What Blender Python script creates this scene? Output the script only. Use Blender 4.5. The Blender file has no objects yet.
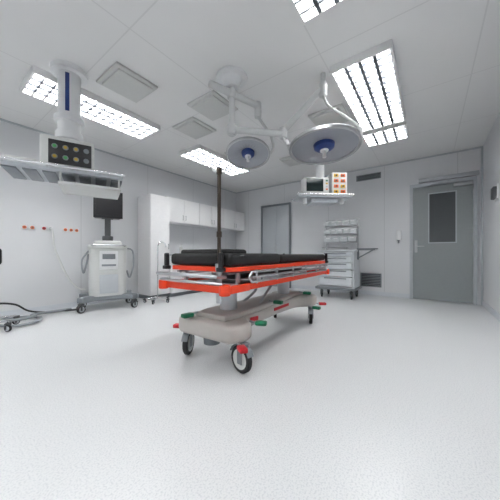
import bpy,bmesh,math,random
from mathutils import Vector as V, Matrix
random.seed(3)
SC=bpy.context.scene; COL=SC.collection
SC.view_settings.view_transform='Standard'; SC.view_settings.exposure=.66

# ---------------- materials ----------------
def mat(name,col,rough=.5,metal=0.,var=.04,scale=25,emit=0,bump=0):
    m=bpy.data.materials.new(name); m.use_nodes=True; nt=m.node_tree; b=nt.nodes['Principled BSDF']
    tc=nt.nodes.new('ShaderNodeTexCoord'); n=nt.nodes.new('ShaderNodeTexNoise'); n.inputs['Scale'].default_value=scale
    nt.links.new(tc.outputs['Object'],n.inputs['Vector'])
    mx=nt.nodes.new('ShaderNodeMix'); mx.data_type='RGBA'
    mx.inputs[6].default_value=(*[max(0,c*(1-var)) for c in col],1); mx.inputs[7].default_value=(*[min(1,c*(1+var)) for c in col],1)
    nt.links.new(n.outputs[0],mx.inputs[0]); nt.links.new(mx.outputs[2],b.inputs['Base Color'])
    b.inputs['Roughness'].default_value=rough; b.inputs['Metallic'].default_value=metal
    if emit:
        nt.links.new(mx.outputs[2],b.inputs['Emission Color']); b.inputs['Emission Strength'].default_value=emit
    if bump:
        bp=nt.nodes.new('ShaderNodeBump'); bp.inputs['Strength'].default_value=bump; bp.inputs['Distance'].default_value=.01
        nt.links.new(n.outputs[0],bp.inputs['Height']); nt.links.new(bp.outputs[0],b.inputs['Normal'])
    return m

def panel_mat(name,col,seams,dark=.72,w=.012,rough=.45):
    m=mat(name,col,rough,0,.02,2); nt=m.node_tree; b=nt.nodes['Principled BSDF']
    src=b.inputs['Base Color'].links[0].from_socket
    g=nt.nodes.new('ShaderNodeNewGeometry'); sp=nt.nodes.new('ShaderNodeSeparateXYZ'); nt.links.new(g.outputs['Position'],sp.inputs[0])
    cur=None
    for ax,step,off in seams:
        a=nt.nodes.new('ShaderNodeMath'); a.operation='MULTIPLY_ADD'; a.inputs[1].default_value=1/step; a.inputs[2].default_value=off+20
        nt.links.new(sp.outputs[ax],a.inputs[0])
        f=nt.nodes.new('ShaderNodeMath'); f.operation='FRACT'; nt.links.new(a.outputs[0],f.inputs[0])
        l=nt.nodes.new('ShaderNodeMath'); l.operation='LESS_THAN'; l.inputs[1].default_value=w/step; nt.links.new(f.outputs[0],l.inputs[0])
        if cur is None: cur=l.outputs[0]
        else:
            q=nt.nodes.new('ShaderNodeMath'); q.operation='MAXIMUM'; nt.links.new(cur,q.inputs[0]); nt.links.new(l.outputs[0],q.inputs[1]); cur=q.outputs[0]
    mx=nt.nodes.new('ShaderNodeMix'); mx.data_type='RGBA'; nt.links.new(cur,mx.inputs[0]); nt.links.new(src,mx.inputs[6])
    mx.inputs[7].default_value=(*[c*dark for c in col],1); nt.links.new(mx.outputs[2],b.inputs['Base Color'])
    return m

def floor_mat():
    m=mat('floor_vinyl',(.67,.68,.69),.3,0,.02,1.2); nt=m.node_tree; b=nt.nodes['Principled BSDF']
    src=b.inputs['Base Color'].links[0].from_socket
    tc=nt.nodes.new('ShaderNodeTexCoord')
    n=nt.nodes.new('ShaderNodeTexNoise'); n.inputs['Scale'].default_value=130; n.inputs['Detail'].default_value=4; nt.links.new(tc.outputs['Object'],n.inputs['Vector'])
    r=nt.nodes.new('ShaderNodeValToRGB'); r.color_ramp.elements[0].position=.36; r.color_ramp.elements[0].color=(.82,.83,.85,1); r.color_ramp.elements[1].position=.52; r.color_ramp.elements[1].color=(1,1,1,1)
    nt.links.new(n.outputs[0],r.inputs[0])
    mx=nt.nodes.new('ShaderNodeMix'); mx.data_type='RGBA'; mx.blend_type='MULTIPLY'; mx.inputs[0].default_value=1
    nt.links.new(src,mx.inputs[6]); nt.links.new(r.outputs[0],mx.inputs[7]); nt.links.new(mx.outputs[2],b.inputs['Base Color'])
    return m

WL=panel_mat('wall_panel_x',(.70,.71,.73),[(0,1.25,.62)],.82)
WB=panel_mat('wall_panel_y',(.70,.71,.73),[(1,1.2,.35)],.82)
CE=panel_mat('ceiling_panel',(.79,.79,.79),[(0,1.2,.1),(1,1.2,.3)],.88,.012)
FL=floor_mat()
WHITE=mat('white_paint',(.76,.77,.78),.35); CAB=mat('cabinet_laminate',(.82,.82,.83),.35)
OFFW=mat('offwhite_plastic',(.60,.61,.60),.4); GREY=mat('grey_plastic',(.20,.22,.24),.45); LGREY=mat('light_grey_metal',(.48,.51,.54),.35,.1)
DG=mat('dark_grey_plastic',(.07,.075,.08),.5); BLACK=mat('black_vinyl',(.004,.004,.005),.7,0,.1,40,0,.1); BLK=mat('black_plastic',(.006,.006,.008),.4)
STEEL=mat('brushed_steel',(.46,.47,.49),.28,.9); CHROME=mat('chrome',(.75,.76,.78),.12,1)
ORANGE=mat('orange_red_enamel',(.80,.050,.009),.35); RED=mat('red_plastic',(.50,.010,.018),.4); GREEN=mat('green_plastic',(.007,.14,.065),.4)
BEIGE=mat('beige_grey_plastic',(.44,.415,.39),.42); BRONZE=mat('bronze_tube',(.065,.05,.04),.3,.6)
DOORM=mat('door_grey_green',(.27,.295,.30),.4); BLIND=mat('frosted_glass',(.07,.078,.082),.2)
BLUE=mat('blue_enamel',(.010,.035,.17),.35); SCR=mat('screen_glass',(.01,.02,.02),.12); YEL=mat('yellow_plastic',(.70,.42,.03),.4); OR2=mat('socket_orange',(.70,.15,.03),.4)
TUBE=mat('lamp_tube',(1,1,.98),.3,0,0,5,36); REFL=mat('white_reflector',(.55,.56,.58),.4); FRAME=mat('fixture_frame',(.8,.8,.8),.4); LOUV=mat('louvre_aluminium',(.10,.11,.13),.4,.0)
LENS=mat('lamp_reflector',(.36,.38,.42),.35,.45); TYRE=mat('rubber_tyre',(.02,.02,.022),.7)
CLEAR=mat('translucent_bin',(.6,.63,.65),.25); ARM=mat('arm_enamel',(.56,.57,.57),.3)
HOSE=mat('grey_hose',(.26,.28,.30),.4); HOSED=mat('black_hose',(.02,.02,.022),.45); GREENL=mat('green_indicator',(.05,.3,.08),.4); DYEL=mat('amber_knob',(.45,.30,.03),.4)
CARTM=mat('cart_enamel',(.64,.67,.70),.35)

# ---------------- mesh builder ----------------
class B:
    def __init__(s): s.bm=bmesh.new(); s.mi=0
    def m(s,i): s.mi=i; return s
    def _add(s,t,M=None):
        if M is not None: t.transform(M)
        bmesh.ops.recalc_face_normals(t,faces=t.faces[:])
        for f in t.faces: f.material_index=s.mi
        me=bpy.data.meshes.new('tmp'); t.to_mesh(me); t.free(); s.bm.from_mesh(me); bpy.data.meshes.remove(me); return s
    def box(s,c,d,bev=0,rz=0,M=None,seg=2):
        t=bmesh.new(); bmesh.ops.create_cube(t,size=1); bmesh.ops.scale(t,vec=V(d),verts=t.verts)
        if bev: bmesh.ops.bevel(t,geom=t.edges[:],offset=bev,segments=seg,affect='EDGES',profile=.5)
        X=Matrix.Translation(V(c))@Matrix.Rotation(rz,4,'Z')
        if M is not None: X=M@X
        return s._add(t,X)
    def bb(s,a,b,bev=0,M=None):
        a=V(a);b=V(b); return s.box((a+b)/2,(abs(b.x-a.x),abs(b.y-a.y),abs(b.z-a.z)),bev,0,M)
    def cyl(s,p,q,r,r2=None,seg=20,bev=0,M=None):
        p=V(p);q=V(q);d=q-p; t=bmesh.new()
        bmesh.ops.create_cone(t,cap_ends=True,segments=seg,radius1=r,radius2=r if r2 is None else r2,depth=d.length)
        if bev:
            e=[e for e in t.edges if abs(e.verts[0].co.z-e.verts[1].co.z)<1e-6]
            bmesh.ops.bevel(t,geom=e,offset=bev,segments=2,affect='EDGES',profile=.5)
        X=Matrix.Translation((p+q)/2)@d.to_track_quat('Z','Y').to_matrix().to_4x4()
        if M is not None: X=M@X
        return s._add(t,X)
    def lathe(s,prof,M=None,seg=36):
        t=bmesh.new(); rings=[]
        for r,z in prof:
            if r<1e-5: rings.append([t.verts.new((0,0,z))])
            else: rings.append([t.verts.new((r*math.cos(2*math.pi*i/seg),r*math.sin(2*math.pi*i/seg),z)) for i in range(seg)])
        for a,b in zip(rings,rings[1:]):
            for i in range(seg):
                j=(i+1)%seg
                if len(a)==1 and len(b)>1: t.faces.new((a[0],b[i],b[j]))
                elif len(b)==1 and len(a)>1: t.faces.new((a[i],a[j],b[0]))
                elif len(a)>1: t.faces.new((a[i],a[j],b[j],b[i]))
        return s._add(t,M)
    def sph(s,c,d,M=None):
        t=bmesh.new(); bmesh.ops.create_uvsphere(t,u_segments=20,v_segments=12,radius=1)
        X=Matrix.Translation(V(c))@Matrix.Diagonal((d[0],d[1],d[2],1))
        if M is not None: X=M@X
        return s._add(t,X)
    def tube(s,pts,r,seg=10,closed=False,sm=6,M=None):
        P=[V(p) for p in pts]
        if sm: P=crom(P,sm,closed)
        n=len(P); t=bmesh.new(); rings=[]; up=None
        for i in range(n):
            if closed: d=P[(i+1)%n]-P[i-1]
            else: d=P[min(i+1,n-1)]-P[max(i-1,0)]
            d.normalize()
            if up is None:
                up=V((0,0,1)) if abs(d.z)<.9 else V((1,0,0))
            u=(up-d*up.dot(d)).normalized(); up=u; w=d.cross(u)
            rings.append([t.verts.new(P[i]+r*(u*math.cos(2*math.pi*k/seg)+w*math.sin(2*math.pi*k/seg))) for k in range(seg)])
        for i in range(n if closed else n-1):
            a=rings[i];b=rings[(i+1)%n]
            for k in range(seg): t.faces.new((a[k],a[(k+1)%seg],b[(k+1)%seg],b[k]))
        if not closed: t.faces.new(rings[0][::-1]); t.faces.new(rings[-1])
        return s._add(t,M)
    def prism(s,pts,z0,z1,bev=0,M=None,seg=3):
        t=bmesh.new(); f=t.faces.new([t.verts.new((x,y,z0)) for x,y in pts])
        r=bmesh.ops.extrude_face_region(t,geom=[f]); vs=[v for v in r['geom'] if isinstance(v,bmesh.types.BMVert)]
        bmesh.ops.translate(t,verts=vs,vec=(0,0,z1-z0))
        if bev:
            e=[e for e in t.edges if abs(e.verts[0].co.z-e.verts[1].co.z)<1e-6]
            bmesh.ops.bevel(t,geom=e,offset=bev,segments=seg,affect='EDGES',profile=.5)
        return s._add(t,M)
    def done(s,name,mats,parent=None,label=None,off=None,kind=None):
        if off is not None: s.bm.transform(Matrix.Translation(-V(off)))
        me=bpy.data.meshes.new(name); s.bm.to_mesh(me); s.bm.free()
        for x in (mats if isinstance(mats,(list,tuple)) else [mats]): me.materials.append(x)
        me.shade_smooth(); me.set_sharp_from_angle(angle=math.radians(38))
        o=bpy.data.objects.new(name,me); COL.objects.link(o)
        if parent: o.parent=parent
        if label: o['label']=label
        if kind: o['kind']=kind
        return o
def crom(P,sm,closed=False):
    out=[];n=len(P)
    for i in range(n if closed else n-1):
        if closed: a,b,c,d=P[i-1],P[i],P[(i+1)%n],P[(i+2)%n]
        else: a,b,c,d=P[max(i-1,0)],P[i],P[i+1],P[min(i+2,n-1)]
        for k in range(sm):
            u=k/sm
            out.append(.5*((2*b)+(c-a)*u+(2*a-5*b+4*c-d)*u*u+(3*b-a-3*c+d)*u**3))
    if not closed: out.append(P[-1])
    return out
def thing(name,label,cat,loc=(0,0,0),rz=0,group=None):
    o=bpy.data.objects.new(name,None); o.empty_display_size=.1; COL.objects.link(o)
    o.location=loc; o.rotation_euler=(0,0,rz); o['label']=label; o['category']=cat
    if group: o['group']=group
    return o
def top(o,label,cat,group=None):
    o['label']=label;o['category']=cat
    if group:o['group']=group
    return o
def copy_thing(src,loc=None,parent=None):
    n=src.copy(); COL.objects.link(n)
    if parent: n.parent=parent
    if loc is not None: n.location=loc
    for c in list(src.children): copy_thing(c,None,n)
    return n

H=2.8; YL=4.875; XB=5.95; YR=-.756; XN=-2.6
# ---------------- room ----------------
def st(b,name,m): return b.done(name,m,kind='structure')
st(B().bb((XN-.12,YR-.12,-.1),(XB+.12,YL+.12,0)),'floor',FL)
st(B().bb((XN-.12,YR-.12,H),(XB+.12,YL+.12,H+.1)),'ceiling',CE)
st(B().bb((XN,YL,0),(XB,YL+.12,H)),'wall_left',WL)
st(B().bb((XB,YR,0),(XB+.12,YL,H)),'wall_back',WB)
st(B().bb((XN,YR-.12,0),(XB,YR,H)),'wall_right',WL)
st(B().bb((XN-.12,YR,0),(XN,YL,H)),'wall_rear',WB)
COVE=mat('cove_vinyl',(.64,.67,.71),.4)
st(B().bb((XN,YL-.012,0),(XB,YL,.09)),'baseboard_left',COVE)
st(B().bb((XB-.012,.335,0),(XB,2.96,.09)),'baseboard_back',COVE)
st(B().bb((XB-.012,3.94,0),(XB,YL-.012,.09)),'baseboard_back_far',COVE)
st(B().bb((XN,YR,0),(XB,YR+.012,.09)),'baseboard_right',COVE)
st(B().bb((XN,YL-.02,H-.025),(XB,YL,H)),'trim_1',LGREY)
st(B().bb((XB-.02,YR,H-.025),(XB,YL-.02,H)),'trim_2',LGREY)
st(B().bb((XB-.03,YR,.0),(XB,YR+.03,H-.03)),'trim_3',LGREY)

# door_1 double door
d=st(B().bb((XB-.045,2.98,0),(XB-.001,3.03,2.27)).bb((XB-.045,3.87,0),(XB-.001,3.92,2.27)).bb((XB-.045,3.03,2.22),(XB-.001,3.87,2.27)),'door_1',GREY)
B().bb((XB-.03,3.035,.01),(XB-.002,3.447,2.215),.003).done('door_leaf',LGREY,d)
B().bb((XB-.03,3.453,.01),(XB-.002,3.865,2.215),.003).done('door_leaf',LGREY,d)
B().cyl((XB-.06,3.41,.95),(XB-.06,3.41,1.15),.01).cyl((XB-.06,3.41,.97),(XB-.028,3.41,.97),.008).cyl((XB-.06,3.41,1.13),(XB-.028,3.41,1.13),.008).done('handle',STEEL,d)

# door_2
y0,y1=-.675,.33
d=st(B().bb((XB-.05,y0,0),(XB-.001,y0+.05,2.28)).bb((XB-.05,y1-.05,0),(XB-.001,y1,2.28)).bb((XB-.05,y0+.05,2.22),(XB-.001,y1-.05,2.28)),'door_2',LGREY)
b=B(); xa,xb=XB-.04,XB-.002
b.bb((xa,y0+.055,.01),(xb,-.385,2.215)).bb((xa,.015,.01),(xb,y1-.055,2.215)).bb((xa,-.385,.01),(xb,.015,1.12)).bb((xa,-.385,2.06),(xb,.015,2.215))
leaf=b.done('door_leaf',DOORM,d)
b=B(); b.bb((xa-.008,-.40,1.105),(xa,-.38,2.075)).bb((xa-.008,.01,1.105),(xa,.03,2.075)).bb((xa-.008,-.38,1.105),(xa,.01,1.125)).bb((xa-.008,-.38,2.055),(xa,.01,2.075))
b.done('window_frame',LGREY,d)
B().bb((XB-.022,-.385,1.12),(XB-.014,.015,2.06)).done('window_pane',BLIND,d)
b=B().bb((xa-.012,.2,.93),(xa,.245,1.17),.004).cyl((xa-.05,.222,1.05),(xa,.222,1.05),.011).cyl((xa-.05,.23,1.05),(xa-.05,.09,1.05),.011)
b.done('handle',STEEL,d)
b=B().bb((xa-.05,-.62,2.14),(xa,-.35,2.20),.006).box((xa-.045,-.22,2.235),(.02,.42,.02),0,.05)
b.done('door_closer',STEEL,d)
for z in (.25,1.1,1.95):
    B().cyl((XB-.058,y0+.052,z),(XB-.058,y0+.052,z+.12),.012).done('hinge',STEEL,d)
rl=B().bb((XB-.09,-.70,2.30),(XB-.002,.18,2.37),.006).bb((XB-.1,-.70,2.29),(XB-.09,.18,2.33)).done('door_track_cover',STEEL)
top(rl,'brushed steel rail cover above a grey door','rail')

# ---------------- vents on wall ----------------
def grille(loc,w,h,m,label,n=7):
    t=thing('wall_vent_grille',label,'vent',loc)
    B().bb((-.012,-w/2,-h/2),(-.001,-w/2+.02,h/2)).bb((-.012,w/2-.02,-h/2),(-.001,w/2,h/2)).bb((-.012,-w/2+.02,h/2-.02),(-.001,w/2-.02,h/2)).bb((-.012,-w/2+.02,-h/2),(-.001,w/2-.02,-h/2+.02)).done('frame',m,t)
    b=B()
    for i in range(n):
        z=-h/2+.03+(h-.06)*(i+.5)/n
        b.box((-.007,0,z),(.004,w-.042,(h-.06)/n*.5))
    b.done('louvre_slats',m,t)
    B().bb((-.004,-w/2+.021,-h/2+.021),(-.001,w/2-.021,h/2-.021)).done('backing',BLK,t)
grille((XB,1.05,.33),.42,.30,GREY,'dark grey louvred return air grille low on the wall')
grille((XB,1.10,2.60),.50,.13,GREY,'slim grey louvred air grille just below the ceiling',4)

# ---------------- ceiling lights ----------------
def fixture(x0,x1,y0,y1):
    t=thing('ceiling_light_fixture','white fluorescent louvre light panel set in the ceiling','ceiling light',((x0+x1)/2,(y0+y1)/2,H-.001),0,'fluorescent ceiling light panels')
    L=(x1-x0)/2;W=(y1-y0)/2
    B().bb((-L,-W,-.07),(L,-W+.02,0)).bb((-L,W-.02,-.07),(L,W,0)).bb((-L,-W+.02,-.07),(-L+.02,W-.02,0)).bb((L-.02,-W+.02,-.07),(L,W-.02,0)).m(1).bb((-L+.02,-W+.02,-.005),(L-.02,W-.02,0)).done('housing',[FRAME,REFL],t)
    for i in range(4):
        y=-W+.02+(2*W-.04)*(i+.5)/4
        B().cyl((-L+.03,y,-.022),(L-.03,y,-.022),.013,seg=10).done('fluorescent_tube',TUBE,t)
    b=B(); n=int(round(2*L/.10))
    for i in range(1,n): b.box((-L+2*L*i/n,0,-.057),(.014,2*W-.042,.024))
    for i in range(1,4): b.box((0,-W+.02+(2*W-.04)*i/4,-.057),(2*L-.042,.030,.026))
    b.done('louvre',LOUV,t)
for f in [(.72,2.17,3.22,3.74),(2.93,4.42,3.22,3.76),(-1.5,-.05,3.22,3.74),(2.5,4.0,.27,.82),(4.12,4.62,.27,.86),(.4,1.85,.27,.82),(-1.8,-.35,.27,.82),(-2.0,-.55,1.3,2.6)]: fixture(*f)  # last one: larger unseen panel added behind the camera to brighten the room

def diffuser(x,y,w=.46):
    t=thing('ceiling_air_diffuser','square off-white ceiling air diffuser plate','air diffuser',(x,y,H-.001),0,'ceiling air diffusers')
    B().box((0,0,-.012),(w,w,.024),.004).done('plate',OFFW,t)
    B().box((0,0,-.034),(w-.08,w-.08,.02),.004).done('baffle',OFFW,t)
for x,y in [(2.28,2.25),(2.52,2.87),(1.42,2.72),(3.42,1.12),(4.55,2.2)]: diffuser(x,y)

# ---------------- surgical light ----------------
Rv=V((.5889,-.8082,0)); Fv=V((.8082,.5889,0))
C=V((2.03,1.72,H-.001))
S=thing('surgical_ceiling_light','white twin-head surgical light on articulated ceiling arms','surgical light',C)
o=C
B().cyl(C+V((0,0,-.03)),C,.17,bev=.008).cyl(C+V((0,0,-.12)),C+V((0,0,-.03)),.075,.11).done('ceiling_flange',WHITE,S,off=o)
B().cyl((C.x,C.y,2.17),(C.x,C.y,2.68),.032).cyl((C.x,C.y,2.57),(C.x,C.y,2.66),.05,bev=.01).cyl((C.x,C.y,2.18),(C.x,C.y,2.29),.05,bev=.01).done('column',ARM,S,off=o)
Q=V((2.374,1.616,2.62))
B().cyl((1.77,1.798,2.62),(Q.x,Q.y,2.62),.036,bev=.01).cyl((Q.x,Q.y,2.48),(Q.x,Q.y,2.66),.04,bev=.01).done('upper_arm',ARM,S,off=o)
E=V((2.44,1.32,2.236))
B().cyl((C.x,C.y,2.236),E,.036,bev=.01).cyl(E-V((0,0,.05)),E+V((0,0,.07)),.045,bev=.01).done('lower_arm',ARM,S,off=o)
T=V((2.554,.91,2.647))
B().cyl(E+V((0,0,.03)),T,.034,bev=.01).cyl(T-V((0,0,.09)),T+V((0,0,.05)),.042,bev=.01).cyl(T+V((0,0,.03)),(T.x,T.y,H-.001),.025).done('spring_arm',ARM,S,off=o)
def head(c,R,tilt,yoke):
    c=V(c)-o
    M=Matrix.Translation(c)@Matrix.Rotation(-math.radians(tilt),4,Rv)
    h=B().lathe([(0,.058*R/.3),(.12*R/.3,.054*R/.3),(.6*R,.034*R/.3),(.9*R,.010),(R,-.01),(R*1.0,-.035),(R*.96,-.04),(R*.95,-.015),(.85*R,-.004),(.2,.012*R/.3)],M,48).done('lamp_head',[ARM],S)
    B().lathe([(R*.95,-.038),(R*1.02,-.038),(R*1.02,-.012),(R,-.005)],M,48).done('rim',STEEL,h)
    b=B(); t=bmesh.new(); N=48
    cc=t.verts.new((0,0,.010)); rA=[];rB=[];rC=[]
    for i in range(N):
        a=2*math.pi*i/N; k=.006*(i%2)
        rA.append(t.verts.new((.3*R*math.cos(a),.3*R*math.sin(a),.004-k))); rB.append(t.verts.new((.65*R*math.cos(a),.65*R*math.sin(a),-.008-k))); rC.append(t.verts.new((.94*R*math.cos(a),.94*R*math.sin(a),-.026)))
    for i in range(N):
        j=(i+1)%N; t.faces.new((cc,rA[i],rA[j])); t.faces.new((rA[i],rB[i],rB[j],rA[j])); t.faces.new((rB[i],rC[i],rC[j],rB[j]))
    b._add(t,M); b.done('reflector',LENS,h)
    b=B().lathe([(0,-.055),(.18*R,-.055),(.29*R,-.03),(.31*R,.0),(0,.01)],M,32); b.done('lamp_center',BLUE,h)
    B().cyl((0,0,-.13),(0,0,-.05),.018,M=M,bev=.004).cyl((0,0,-.065),(0,0,-.055),.04,M=M).done('sterile_handle',WHITE,h)
    B().tube([V(p)-o for p in yoke[0]],yoke[1],8).done('yoke',ARM,S)
    pts=[]
    for i in range(9):
        a=math.pi*i/8
        pts.append(M@V((0,0,0))+ (Rv*math.cos(a)*(R*1.06)+Fv*math.sin(a)*R*.95)+V((0,0,.02*math.sin(a))))
    B().tube(pts,.010,8).done('bracket',ARM,h)
head((2.49,1.846,2.17),.27,19,([(Q.x,Q.y,2.5),(2.45,1.60,2.44),(2.62,1.60,2.38),(2.68,1.59,2.25),(2.658,1.615,2.17)],.016))
head((2.363,.832,1.96),.33,7,([(T.x,T.y,2.58),(2.57,.86,2.45),(2.63,.72,2.33),(2.65,.56,2.15),(2.569,.549,1.96)],.013))
B().tube([V((2.44,1.32,2.2))-o,V((2.36,1.25,2.10))-o,V((2.18,1.14,2.01))-o,V((2.157,1.115,1.96))-o],.018,8).done('yoke',ARM,S)

# ---------------- ceiling pendants ----------------
P1=thing('medical_ceiling_pendant','white ceiling pendant column with black control box and shelf','medical pendant',(.97,3.03,-.05),math.radians(-22))
b=B().cyl((0,0,2.1),(0,0,H+.049),.10,seg=32).cyl((0,0,2.30),(0,0,2.36),.13,bev=.01,seg=32).cyl((0,0,2.12),(0,0,2.2),.12,bev=.01,seg=32).cyl((0,0,2.80),(0,0,H+.049),.16,seg=32)
b.done('column',WHITE,P1)
B().box((-.01,-.100,2.58),(.035,.02,.38),.003).done('blue_stripe',BLUE,P1)
b=B().box((0,0,1.945),(.44,.28,.31),.02); bx=b.done('control_box',OFFW,P1)
B().box((.02,-.142,1.945),(.35,.012,.23),.004).done('front_panel',BLK,bx)
cols=[GREENL,DYEL,DYEL,GREY,DYEL,GREENL,DYEL,GREY]
k=0
for r in range(2):
    for cix in range(4):
        x=-.105+cix*.085; z=1.995-r*.10
        B().cyl((x,-.146,z),(x,-.158,z),.024,seg=20,bev=.003).m(1).cyl((x,-.158,z),(x,-.163,z),.015,seg=16).done('gas_socket',[GREY,cols[k]],bx); k+=1
b=B().box((0,0,1.745),(.94,.52,.035),.008)
sh=b.done('shelf',LGREY,P1)
b=B()
for y in (-.28,.28):
    b.cyl((-.48,y,1.77),(.48,y,1.77),.011)
    for x in (-.45,-.15,.15,.45): b.cyl((x,y,1.77),(x,y*.9,1.745),.007)
b.cyl((-.48,-.28,1.77),(-.48,.28,1.77),.011).cyl((.48,-.28,1.77),(.48,.28,1.77),.011)
b.done('equipment_rail',CHROME,sh)
b=B()
for i in range(7): b.box((-.42+i*.14,0,1.722),(.1,.42,.014),.002)
b.done('underside_ribs',GREY,sh)
b=B()
for x in (-.05,.44):
    for y in (-.24,.24): b.cyl((x,y,1.63),(x,y,1.73),.009)
b.bb((-.07,-.26,1.615),(.46,-.235,1.64),.004).bb((-.07,.235,1.615),(.46,.26,1.64),.004).bb((-.07,-.235,1.615),(-.045,.235,1.64),.004).bb((.435,-.235,1.615),(.46,.235,1.64),.004).bb((-.045,-.235,1.622),(.435,.235,1.63))
b.done('lower_tray',OFFW,P1)
B().cyl((0,0,1.77),(0,0,1.80),.07).done('spacer',GREY,P1)
b=B().box((-.35,0,1.80),(.22,.34,.07),.01).box((-.35,-.17,1.80),(.1,.015,.015)); b.done('drawer',OFFW,P1)
B().box((.36,0,1.79),(.2,.32,.05),.01).done('module',LGREY,P1)

P2=thing('medical_ceiling_pendant','ceiling pendant shelf carrying a patient monitor and orange sockets','medical pendant',(3.95,1.44,0),math.radians(-50))
B().cyl((0,.05,1.80),(0,.05,H-.001),.07,seg=28).cyl((0,.05,2.4),(0,.05,2.46),.1,bev=.01).cyl((0,.05,2.76),(0,.05,H-.001),.14).done('column',WHITE,P2)
sh=B().box((0,0,1.80),(.86,.40,.03),.008).box((0,0,1.745),(.42,.32,.07),.01).done('shelf',LGREY,P2)
b=B()
for y in (-.22,.22): b.cyl((-.44,y,1.83),(.44,y,1.83),.01)
for x in (-.44,.44): b.cyl((x,-.22,1.83),(x,.22,1.83),.01)
for x in (-.42,.42):
    for y in (-.21,.21): b.cyl((x,y,1.80),(x,y,1.83),.008)
b.done('equipment_rail',CHROME,sh)
for x in (-.3,.3): B().cyl((x,-.1,1.70),(x,-.1,1.785),.03).done('hook',WHITE,sh)
mo=B().box((-.13,-.06,1.965),(.40,.22,.28),.02).done('monitor',OFFW,P2)
B().box((-.16,-.172,1.98),(.27,.008,.2),.004).done('screen',SCR,mo)
for i in range(4): B().box((.03,-.173,2.05-i*.045),(.03,.01,.022),.002).done('button',[GREEN,YEL,LGREY,OR2][i],mo)
so=B().box((.24,-.05,2.01),(.25,.22,.36),.015).done('socket_box',OFFW,P2)
for r in range(4):
    for c2 in range(2):
        B().box((.185+c2*.11,-.163,2.14-r*.085),(.075,.01,.05),.004).m(1).cyl((.185+c2*.11,-.167,2.14-r*.085),(.185+c2*.11,-.172,2.14-r*.085),.015).done('power_socket',[OR2 if (r+c2)%3 else YEL,DG],so)

# ---------------- casters ----------------
def caster(parent,x,y,r,top_z,ang=0,w=.035,hood=True,fm=GREY,hub=LGREY):
    M=Matrix.Translation((x,y,0))@Matrix.Rotation(ang,4,'Z')
    b=B()
    for s_ in (-1,1): b.box((-.01,s_*(w/2+.008),r*1.35),(r*.5,.008,r*1.3),.003,0,M)
    b.box((-.0,0,r*2+.012),(r*1.1,w+.03,.02),.006,0,M).cyl((.02,0,r*2),(.02,0,top_z),.018,M=M)
    if hood:
        pts=[(r*1.12*math.cos(a),r*1.12*math.sin(a)) for a in [math.pi*(.12+.76*i/8) for i in range(9)]]
        pts2=[(r*1.03*math.cos(a),r*1.03*math.sin(a)) for a in [math.pi*(.88-.76*i/8) for i in range(9)]]
        b.prism(pts+pts2,-w/2-.006,w/2+.006,M=M@Matrix.Translation((0,0,r))@Matrix.Rotation(math.pi/2,4,'X'))
    c=b.done('caster',fm,parent)
    Mw=M@Matrix.Translation((0,0,r))@Matrix.Rotation(math.pi/2,4,'X')
    b=B().lathe([(r*.72,-w/2),(r*.93,-w/2),(r,-w/2+.008),(r,w/2-.008),(r*.93,w/2),(r*.72,w/2)],Mw,28)
    b.m(1).lathe([(0,-w/2-.004),(r*.3,-w/2-.004),(r*.5,-w/2+.006),(r*.72,-w/2),(r*.73,0),(r*.72,w/2),(r*.5,w/2-.006),(r*.3,w/2+.004),(0,w/2+.004)],Mw,28)
    b.done('wheel',[TYRE,hub],c)
    return c

# ---------------- stretcher ----------------
ST=thing('hospital_stretcher','orange-red framed patient stretcher with black mattress and beige base','stretcher',(2.34,1.48,0),math.radians(1.5))
out=[(-1.0,-.12),(-.99,-.27),(-.9,-.34),(-.78,-.33),(-.70,-.24),(-.55,-.17),(-.2,-.14),(.2,-.14),(.45,-.17),(.56,-.25),(.66,-.31),(.78,-.30),(.84,-.2),(.84,0)]
full=out+[(x,-y) for x,y in reversed(out[:-1])]
full=[(p.x,p.y) for p in crom([V((x,y,0)) for x,y in full],4,True)]
base=B().prism(full,.235,.37,.035).done('base_cover',BEIGE,ST)
b=B().prism([(-.9,-.16),(-.75,-.19),(.5,-.12),(.7,-.14),(.7,.14),(.5,.12),(-.75,.19),(-.9,.16)],.36,.41,.02)
b.done('base_top',BEIGE,base)
B().box((-.55,-.176,.315),(.16,.012,.035),0,math.radians(-12)).done('red_label',RED,base)
B().box((.1,-.143,.31),(.34,.008,.03)).done('red_label',RED,base)
for x,y,a in [(-.87,-.3,1.35),(-.86,.3,.5),(.70,-.25,.4),(.70,.27,.5)]: caster(ST,x,y,.105,.25,a,.042,True,GREY,OFFW)
def pedal(x,y,z,m,ang=0):
    M=Matrix.Translation((x,y,z))@Matrix.Rotation(ang,4,'Z')
    B().cyl((-.07,0,.01),(0,0,0),.01,M=M).m(1).box((.03,0,0),(.095,.06,.034),.01,M=M).done('brake_pedal',[STEEL,m],ST)
pedal(-.97,-.37,.235,RED,-2.2); pedal(-.90,.34,.255,RED,2.0); pedal(-.66,-.31,.33,GREEN,-1.2); pedal(-.98,.14,.40,GREEN,3.0)
pedal(.80,-.34,.25,RED,-.9); pedal(.58,-.34,.24,GREEN,-1.6); pedal(.52,-.24,.42,GREEN,-1.4); pedal(-.15,-.2,.41,GREEN,-1.5); pedal(.86,.2,.3,RED,.5)
for x in (-.66,.42):
    B().cyl((x,0,.40),(x,0,.58),.075,bev=.005,seg=28).cyl((x,0,.57),(x,0,.63),.055,seg=28).done('lift_column',LGREY,ST)
B().cyl((-.80,.07,.13),(-.80,.07,.25),.07,.08,seg=28).done('hydraulic_pump',GREY,ST)
B().box((-.66,0,.645),(.3,.5,.03),.005).box((.42,0,.645),(.3,.5,.03),.005).tube([(-.3,-.1,.40),(.05,.0,.5),(.38,.05,.62)],.014,8).tube([(-.3,.1,.40),(-.05,.1,.52),(-.5,.05,.62)],.014,8).done('cross_support',STEEL,ST)
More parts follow.
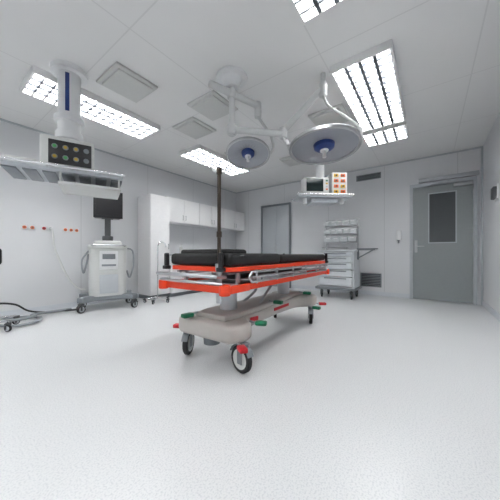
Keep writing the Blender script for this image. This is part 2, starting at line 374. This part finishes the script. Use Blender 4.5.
def rr(L0,L1,W,z,r=.06,k=5):
    pts=[]
    for cx,cy,a0 in [(L1-r,W-r,0),(L0+r,W-r,90),(L0+r,-W+r,180),(L1-r,-W+r,270)]:
        for i in range(k):
            a=math.radians(a0+90*i/(k-1)); pts.append(V((cx+r*math.cos(a),cy+r*math.sin(a),z)))
    return pts
def band(b,L0,L1,W,z0,z1,th,r=.06):
    o1=rr(L0,L1,W,0,r); i1=rr(L0+th,L1-th,W-th,0,max(r-th,.01)); t=bmesh.new(); n=len(o1)
    A=[[t.verts.new((p.x,p.y,z)) for p in q] for q,z in ((o1,z0),(o1,z1),(i1,z1),(i1,z0))]
    for k in range(4):
        u,w=A[k],A[(k+1)%4]
        for i in range(n): j=(i+1)%n; t.faces.new((u[i],u[j],w[j],w[i]))
    b._add(t)
b=B(); band(b,-1.10,1.10,.35,.628,.675,.03); b.done('lower_frame',ORANGE,ST)
b=B(); band(b,-1.04,1.08,.335,.772,.805,.03); b.done('litter_frame',ORANGE,ST)
b=B()
for i in range(16): b.box((-.94+i*.125,0,.768),(.05,.60,.012))
b.box((0,-.27,.756),(2.0,.03,.012)).box((0,.27,.756),(2.0,.03,.012)).box((0,0,.70),(1.7,.5,.006))
b.done('litter_deck',GREY,ST)
for x in (-.9,-.3,.3,.95):
    for y in (-.29,.29): B().box((x,y,.715),(.03,.025,.09),.003).done('frame_post',STEEL,ST)
b=B().box((-.66,0,.858),(.76,.66,.095),.03,seg=3); ms=b.done('mattress',BLACK,ST)
M=Matrix.Translation((-.28,0,.805))
b=B().box((.70,0,.05),(1.34,.64,.085),.03,seg=3,M=M); b.done('leg_section',BLACK,ms)
B().box((-.86,0,.912),(.28,.5,.05),.022,seg=3).done('headrest',BLACK,ms)
def siderail(sy,x0,x1,zs):
    b=B(); y=sy*.385
    for z in zs: b.cyl((x0,y,z),(x1,y,z),.0095)
    n=6
    for i in range(n):
        x=x0+.06+(x1-x0-.12)*i/(n-1)
        b.box((x,y,(zs[0]+zs[-1])/2),(.022,.012,zs[-1]-zs[0]+.03),.003,0)
        if i in (0,2,3,5): b.box((x,sy*.365,.70),(.02,.05,.02))
    b.tube([(x0,y,zs[0]),(x0-.035,y,(zs[0]+zs[-1])/2),(x0,y,zs[-1])],.0095,8).tube([(x1,y,zs[0]),(x1+.035,y,(zs[0]+zs[-1])/2),(x1,y,zs[-1])],.0095,8)
    b.done('side_rail',STEEL,ST)
siderail(-1,-.85,.92,[.69,.725,.765]); siderail(1,-.85,.92,[.69,.725,.765])
b=B().tube([(-1.06,-.30,.74),(-1.15,-.30,.745),(-1.18,-.26,.75),(-1.18,.26,.75),(-1.15,.30,.745),(-1.06,.30,.74)],.014,8,sm=4)
b.tube([(-1.08,-.30,.695),(-1.15,-.28,.70),(-1.15,.28,.70),(-1.08,.30,.695)],.011,8,sm=3); b.done('push_handle',STEEL,ST)
b=B().tube([(1.08,-.30,.74),(1.15,-.28,.745),(1.15,.28,.745),(1.08,.30,.74)],.014,8,sm=3); b.done('push_handle',STEEL,ST)
for x in (-1.1,1.1):
    for y in (-.33,.33):
        B().cyl((x,y,.615),(x,y,.69),.04,bev=.01).done('corner_bumper',ORANGE,ST)
for x,y in ((-1.07,.33),(-1.07,-.27),(1.09,-.33),(1.09,.33)):
    B().box((x,y,.85),(.035,.035,.12),.01).box((x,y,.79),(.05,.05,.03),.005).done('black_grip',BLK,ST)
B().box((-.98,-.372,.655),(.22,.012,.05),.003).done('end_plate',ORANGE,ST)
px,py=-1.05,-.235
iv=B().cyl((px,py,.60),(px,py,1.50),.0135).cyl((px,py,1.47),(px,py,1.515),.02,bev=.004).cyl((px,py,1.02),(px,py,1.06),.019).done('iv_pole',BRONZE,ST)
B().cyl((px,py,.55),(px,py,.80),.021).cyl((px,py,.78),(px,py,.83),.028,bev=.005).done('pole_socket',STEEL,iv)
B().tube([(px-.035,py+.03,1.515),(px-.03,py+.025,1.49),(px,py,1.485),(px+.03,py-.025,1.49),(px+.035,py-.03,1.515)],.007,8).done('pole_hook',OFFW,iv)

# ---------------- mobile device ----------------
D=thing('mobile_medical_unit','white mobile medical unit with black monitor beside the wall','medical device',(1.95,4.38,0),math.radians(-20))
def rrp(wx,wy,r,k=6):
    P=[]
    for cx,cy,a0 in [(wx-r,wy-r,0),(-wx+r,wy-r,90),(-wx+r,-wy+r,180),(wx-r,-wy+r,270)]:
        for i in range(k):
            a=math.radians(a0+90*i/(k-1)); P.append((cx+r*math.cos(a),cy+r*math.sin(a)))
    return P
b=B().prism(rrp(.27,.22,.13),.22,1.0,.03).prism(rrp(.285,.235,.14),.98,1.05,.02).prism(rrp(.2,.16,.1),1.04,1.12,.03)
bd=b.done('body',OFFW,D)
B().box((0,-.222,.80),(.26,.012,.3),.01).done('front_panel',WHITE,bd)
B().box((0,-.230,.86),(.18,.006,.08)).done('display',GREY,bd)
B().box((0,-.230,.72),(.2,.006,.03)).done('vent_slot',GREY,bd)
B().box((0,-.222,.42),(.26,.012,.3),.01).done('lower_panel',LGREY,bd)
b=B().prism([(-.42,-.26),(-.34,-.3),(-.2,-.2),(.2,-.2),(.34,-.3),(.42,-.26),(.26,0),(.40,.24),(.32,.28),(.2,.2),(-.2,.2),(-.32,.28),(-.40,.24),(-.26,0)],.15,.24,.02)
b.done('base',GREY,D)
for x,y in ((-.37,-.25),(.37,-.25),(-.35,.23),(.35,.23)): caster(D,x,y,.06,.17,.6,.04,True,DG,LGREY)
B().cyl((0,.02,1.11),(0,.02,1.56),.045).cyl((0,.02,1.11),(0,.02,1.2),.08,bev=.01).box((0,.04,1.56),(.18,.1,.14),.01).done('monitor_pole',DG,D)
mo=B().box((0,-.0,1.71),(.40,.24,.42),.025).box((0,-.112,1.71),(.42,.02,.44),.006).done('monitor',BLK,D)
B().box((0,-.126,1.71),(.36,.006,.36),.002).done('screen',BLK,mo)
B().tube([(-.27,.0,.95),(-.36,-.05,.8),(-.34,-.08,.6),(-.30,-.12,.75),(-.275,-.1,.9)],.014,8).done('cable',HOSE,D)
B().tube([(.27,-.05,1.0),(.37,-.06,.95),(.38,-.08,.7),(.32,-.1,.5),(.275,-.1,.62)],.014,8).done('cable',HOSE,D)
B().tube([(-.2,-.17,1.03),(-.21,-.28,1.04),(.21,-.28,1.04),(.2,-.17,1.03)],.013,8,sm=3).done('handle',STEEL,D)

# ---------------- cabinets ----------------
def cabinet(name,label,cat,loc,w,d,h,nd,plinth=.0,hz=None,group=None,split=None):
    t=thing(name,label,cat,loc,0,group)
    b=B().bb((0,-d+.02,plinth),(w,-.001,h))
    if plinth: b.m(1).bb((.01,-d+.07,.0),(w-.01,-.02,plinth))
    b.done('body',[CAB,GREY],t)
    dw=w/nd; zs=[plinth+.003]+([split-.002,split+.002] if split else [])+[h-.003]
    for k in range(0,len(zs),2):
        for i in range(nd):
            dd=B().bb((i*dw+.004,-d,zs[k]),((i+1)*dw-.004,-d+.019,zs[k+1]),.002).done('door',CAB,t)
            x=(i+1)*dw-.04 if i%2==0 else i*dw+.04
            z=hz if (k==0 or hz is None) else split+.1
            B().cyl((x,-d-.022,z),(x,-d-.022,z+.11),.006,seg=8).cyl((x,-d-.022,z+.01),(x,-d,z+.01),.005,seg=8).cyl((x,-d-.022,z+.1),(x,-d,z+.1),.005,seg=8).done('handle',STEEL,dd)
    return t
cabinet('tall_cabinet','tall white laminate storage cabinet against the wall','cabinet',(2.75,YL-.014,0),.44,.46,2.08,1,.08,1.0)
w=(XB-.02-3.2)/3-.004
u=cabinet('wall_cabinet','white two-door wall cabinet mounted above the worktop','cabinet',(3.2,YL-.001,1.6),w,.36,.53,2,0,.06,'white wall cabinets')
for i in (1,2): copy_thing(u,(3.2+i*(w+.004),YL-.001,1.6))
u=cabinet('base_cabinet','white two-door base cabinet under the worktop','cabinet',(3.2,YL-.014,0),w,.54,.86,2,.08,.7,'white base cabinets')
for i in (1,2): copy_thing(u,(3.2+i*(w+.004),YL-.014,0))
top(B().bb((3.2,YL-.58,.862),(XB-.015,YL-.014,.90),.005).done('worktop',LGREY),'long light grey worktop on white base cabinets','worktop')
bt=B().cyl((0,0,0),(0,0,.16),.04,bev=.01).cyl((0,0,.16),(0,0,.21),.012).box((.015,0,.215),(.05,.015,.012)).done('pump_bottle',OFFW)
bt.location=(3.6,4.55,.901); top(bt,'white pump bottle standing on the worktop','bottle')

# ---------------- supply cart ----------------
CT=thing('supply_cart','light grey medical supply cart with drawers and clear bins','cart',(5.32,1.55,0))
CT.scale=(1.05,1.1,1.05)
b=B().bb((-.24,-.32,.2),(.24,.32,.23)).bb((-.24,-.32,.23),(.24,-.30,.9)).bb((-.24,.30,.23),(.24,.32,.9)).bb((.22,-.30,.23),(.24,.30,.9)).bb((-.25,-.34,.9),(.26,.34,.94),.008)
b.done('body',CARTM,CT)
zs=[.235,.42,.56,.69,.80,.895]
for a,c2 in zip(zs,zs[1:]):
    dr=B().bb((-.265,-.292,a+.007),(-.24,.292,c2-.007),.006).bb((-.24,-.29,a+.01),(.2,.29,c2-.03)).done('drawer',CARTM,CT)
    B().bb((-.285,-.2,c2-.04),(-.265,.2,c2-.02),.004).done('handle',GREY,dr)
for x in (-.2,.2):
    for y in (-.27,.27): caster(CT,x,y,.06,.2,.4,.03,True,DG,LGREY)
b=B().bb((-.30,-.36,.17),(.28,-.33,.22),.01).bb((-.30,.33,.17),(.28,.36,.22),.01).bb((-.32,-.36,.17),(-.29,.36,.22),.01); b.done('bumper',GREY,CT)
b=B()
for y in (-.3,.3): b.box((.2,y,1.25),(.03,.03,.64),.003)
b.box((.12,0,1.09),(.2,.62,.012)).box((.12,0,1.25),(.2,.62,.012)).box((.12,0,1.42),(.2,.62,.012)).cyl((.2,-.3,1.56),(.2,.3,1.56),.013)
b.done('rack_frame',STEEL,CT)
for z,n in ((1.098,4),(1.258,5),(1.428,5)):
    for i in range(n):
        wv=.6/n; y=-.3+wv*(i+.5)
        b=B().box((.11,y,z+.055),(.17,wv-.012,.1),.006); bn=b.done('bin',CLEAR,CT)
        B().box((.018,y,z+.08),(.012,wv*.5,.02),.003).done('bin_label',WHITE,bn)
B().box((0,-.50,.955),(.32,.30,.02),.004).box((-.12,-.5,.935),(.02,.28,.02)).bb((-.02,-.36,.75),(0,-.33,.945)).tube([(-.01,-.33,.77),(-.01,-.6,.94)],.012,8,sm=0).done('side_shelf',GREY,CT)
B().tube([(-.25,-.2,.96),(-.31,-.2,.98),(-.31,.2,.98),(-.25,.2,.96)],.012,8,sm=3).done('push_handle',STEEL,CT)

# ---------------- wall items ----------------
ds=thing('soap_dispenser','white wall-mounted soap dispenser beside the door','dispenser',(XB,.52,1.18))
B().bb((-.09,-.045,.0),(0,.045,.2),.012).done('body',WHITE,ds)
B().box((-.07,0,-.03),(.03,.03,.06),.005).box((-.11,0,.0),(.06,.05,.012),.003).done('lever',GREY,ds)
wp=thing('wall_control_box','small dark wall control box on a white backplate','control box',(4.8,YR+.001,1.66))
B().bb((-.11,0,-.02),(.11,.015,.2),.004).done('backplate',WHITE,wp)
B().bb((-.085,.015,.01),(.085,.055,.17),.008).done('cover',DG,wp)
def outlet(x,z,m,label):
    t=thing('wall_socket',label,'wall socket',(x,YL-.001,z),0,'wall sockets in a row')
    B().bb((-.035,-.012,-.035),(.035,0,.035),.006).done('plate',WHITE,t)
    B().cyl((0,-.022,0),(0,-.012,0),.024,bev=.003).m(1).cyl((0,-.024,0),(0,-.022,0),.01,seg=10).done('socket',[m,DG],t)
for x,m,l in [(.99,OR2,'round orange wall socket on a white plate'),(1.08,OR2,'round orange wall socket on a white plate'),(1.22,RED,'round red wall socket on a white plate'),(1.30,LGREY,'round grey gas socket with hose attached'),(1.50,OR2,'round orange wall socket on a white plate'),(1.58,OR2,'round orange wall socket on a white plate'),(1.66,OR2,'round orange wall socket on a white plate')]:
    outlet(x,1.30,m,l)
top(B().tube([(1.30,4.85,1.3),(1.31,4.79,1.26),(1.33,4.76,1.0),(1.40,4.72,.75),(1.50,4.70,.5),(1.62,4.66,.34),(1.70,4.60,.32)],.012,8).done('gas_hose',OFFW),'pale hose hanging from a wall socket to the mobile unit','hose')
top(B().tube([(.62,4.25,.03),(.75,4.05,.03),(.95,4.1,.03),(1.05,4.35,.03),(.9,4.55,.03),(.7,4.5,.05),(.66,4.3,.07),(.8,4.18,.075),(.98,4.28,.07),(1.0,4.5,.05),(1.25,4.62,.03),(1.5,4.6,.03)],.018,10).done('floor_hose',HOSE),'grey hose lying coiled on the floor by the wall','hose')
top(B().tube([(.52,4.45,.24),(.66,4.50,.26),(.85,4.62,.20),(1.0,4.68,.08),(1.2,4.70,.02),(1.4,4.62,.02),(1.56,4.5,.02),(1.62,4.40,.02)],.013,8).done('power_cable',HOSED),'black cable running along the floor by the wall','cable')
sd=thing('wheeled_stand','chrome wheeled equipment stand with black head','equipment stand',(.50,4.2,0))
b=B()
for i in range(5):
    a=2*math.pi*i/5+.25; b.cyl((0,0,.14),(.3*math.cos(a),.3*math.sin(a),.11),.016)
b.cyl((0,0,.1),(0,0,.2),.04); b.done('base',CHROME,sd)
for i in range(5):
    a=2*math.pi*i/5+.25; caster(sd,.3*math.cos(a),.3*math.sin(a),.04,.11,a,.025,False,DG,LGREY)
B().cyl((0,0,.2),(0,0,.78),.02).done('pole',CHROME,sd)
B().box((.02,0,.87),(.24,.2,.2),.03).done('head',BLK,sd)
sd=thing('drip_stand','thin chrome drip stand on a small wheeled base','drip stand',(2.72,4.12,0))
b=B()
for i in range(5):
    a=2*math.pi*i/5; b.cyl((0,0,.09),(.22*math.cos(a),.22*math.sin(a),.07),.01)
b.done('base',CHROME,sd)
for i in range(5):
    a=2*math.pi*i/5; caster(sd,.22*math.cos(a),.22*math.sin(a),.028,.07,a,.02,False,DG,LGREY)
B().cyl((0,0,.08),(0,0,1.05),.011).tube([(0,0,1.05),(.03,-.02,1.12),(.1,-.07,1.1),(.12,-.08,1.03)],.011,8).done('pole',CHROME,sd)

# ---------------- world, camera ----------------
w=bpy.data.worlds.new('World'); SC.world=w; w.use_nodes=True
w.node_tree.nodes['Background'].inputs[0].default_value=(.8,.85,.9,1); w.node_tree.nodes['Background'].inputs[1].default_value=.3
cd=bpy.data.cameras.new('camera'); cam=bpy.data.objects.new('camera',cd); COL.objects.link(cam); SC.camera=cam
cam.location=(0,0,.9); cam.rotation_euler=(math.radians(90),0,math.radians(36.08-90))
cd.sensor_width=36; cd.lens=36*247/500; cd.shift_y=.008; cd.clip_start=.05
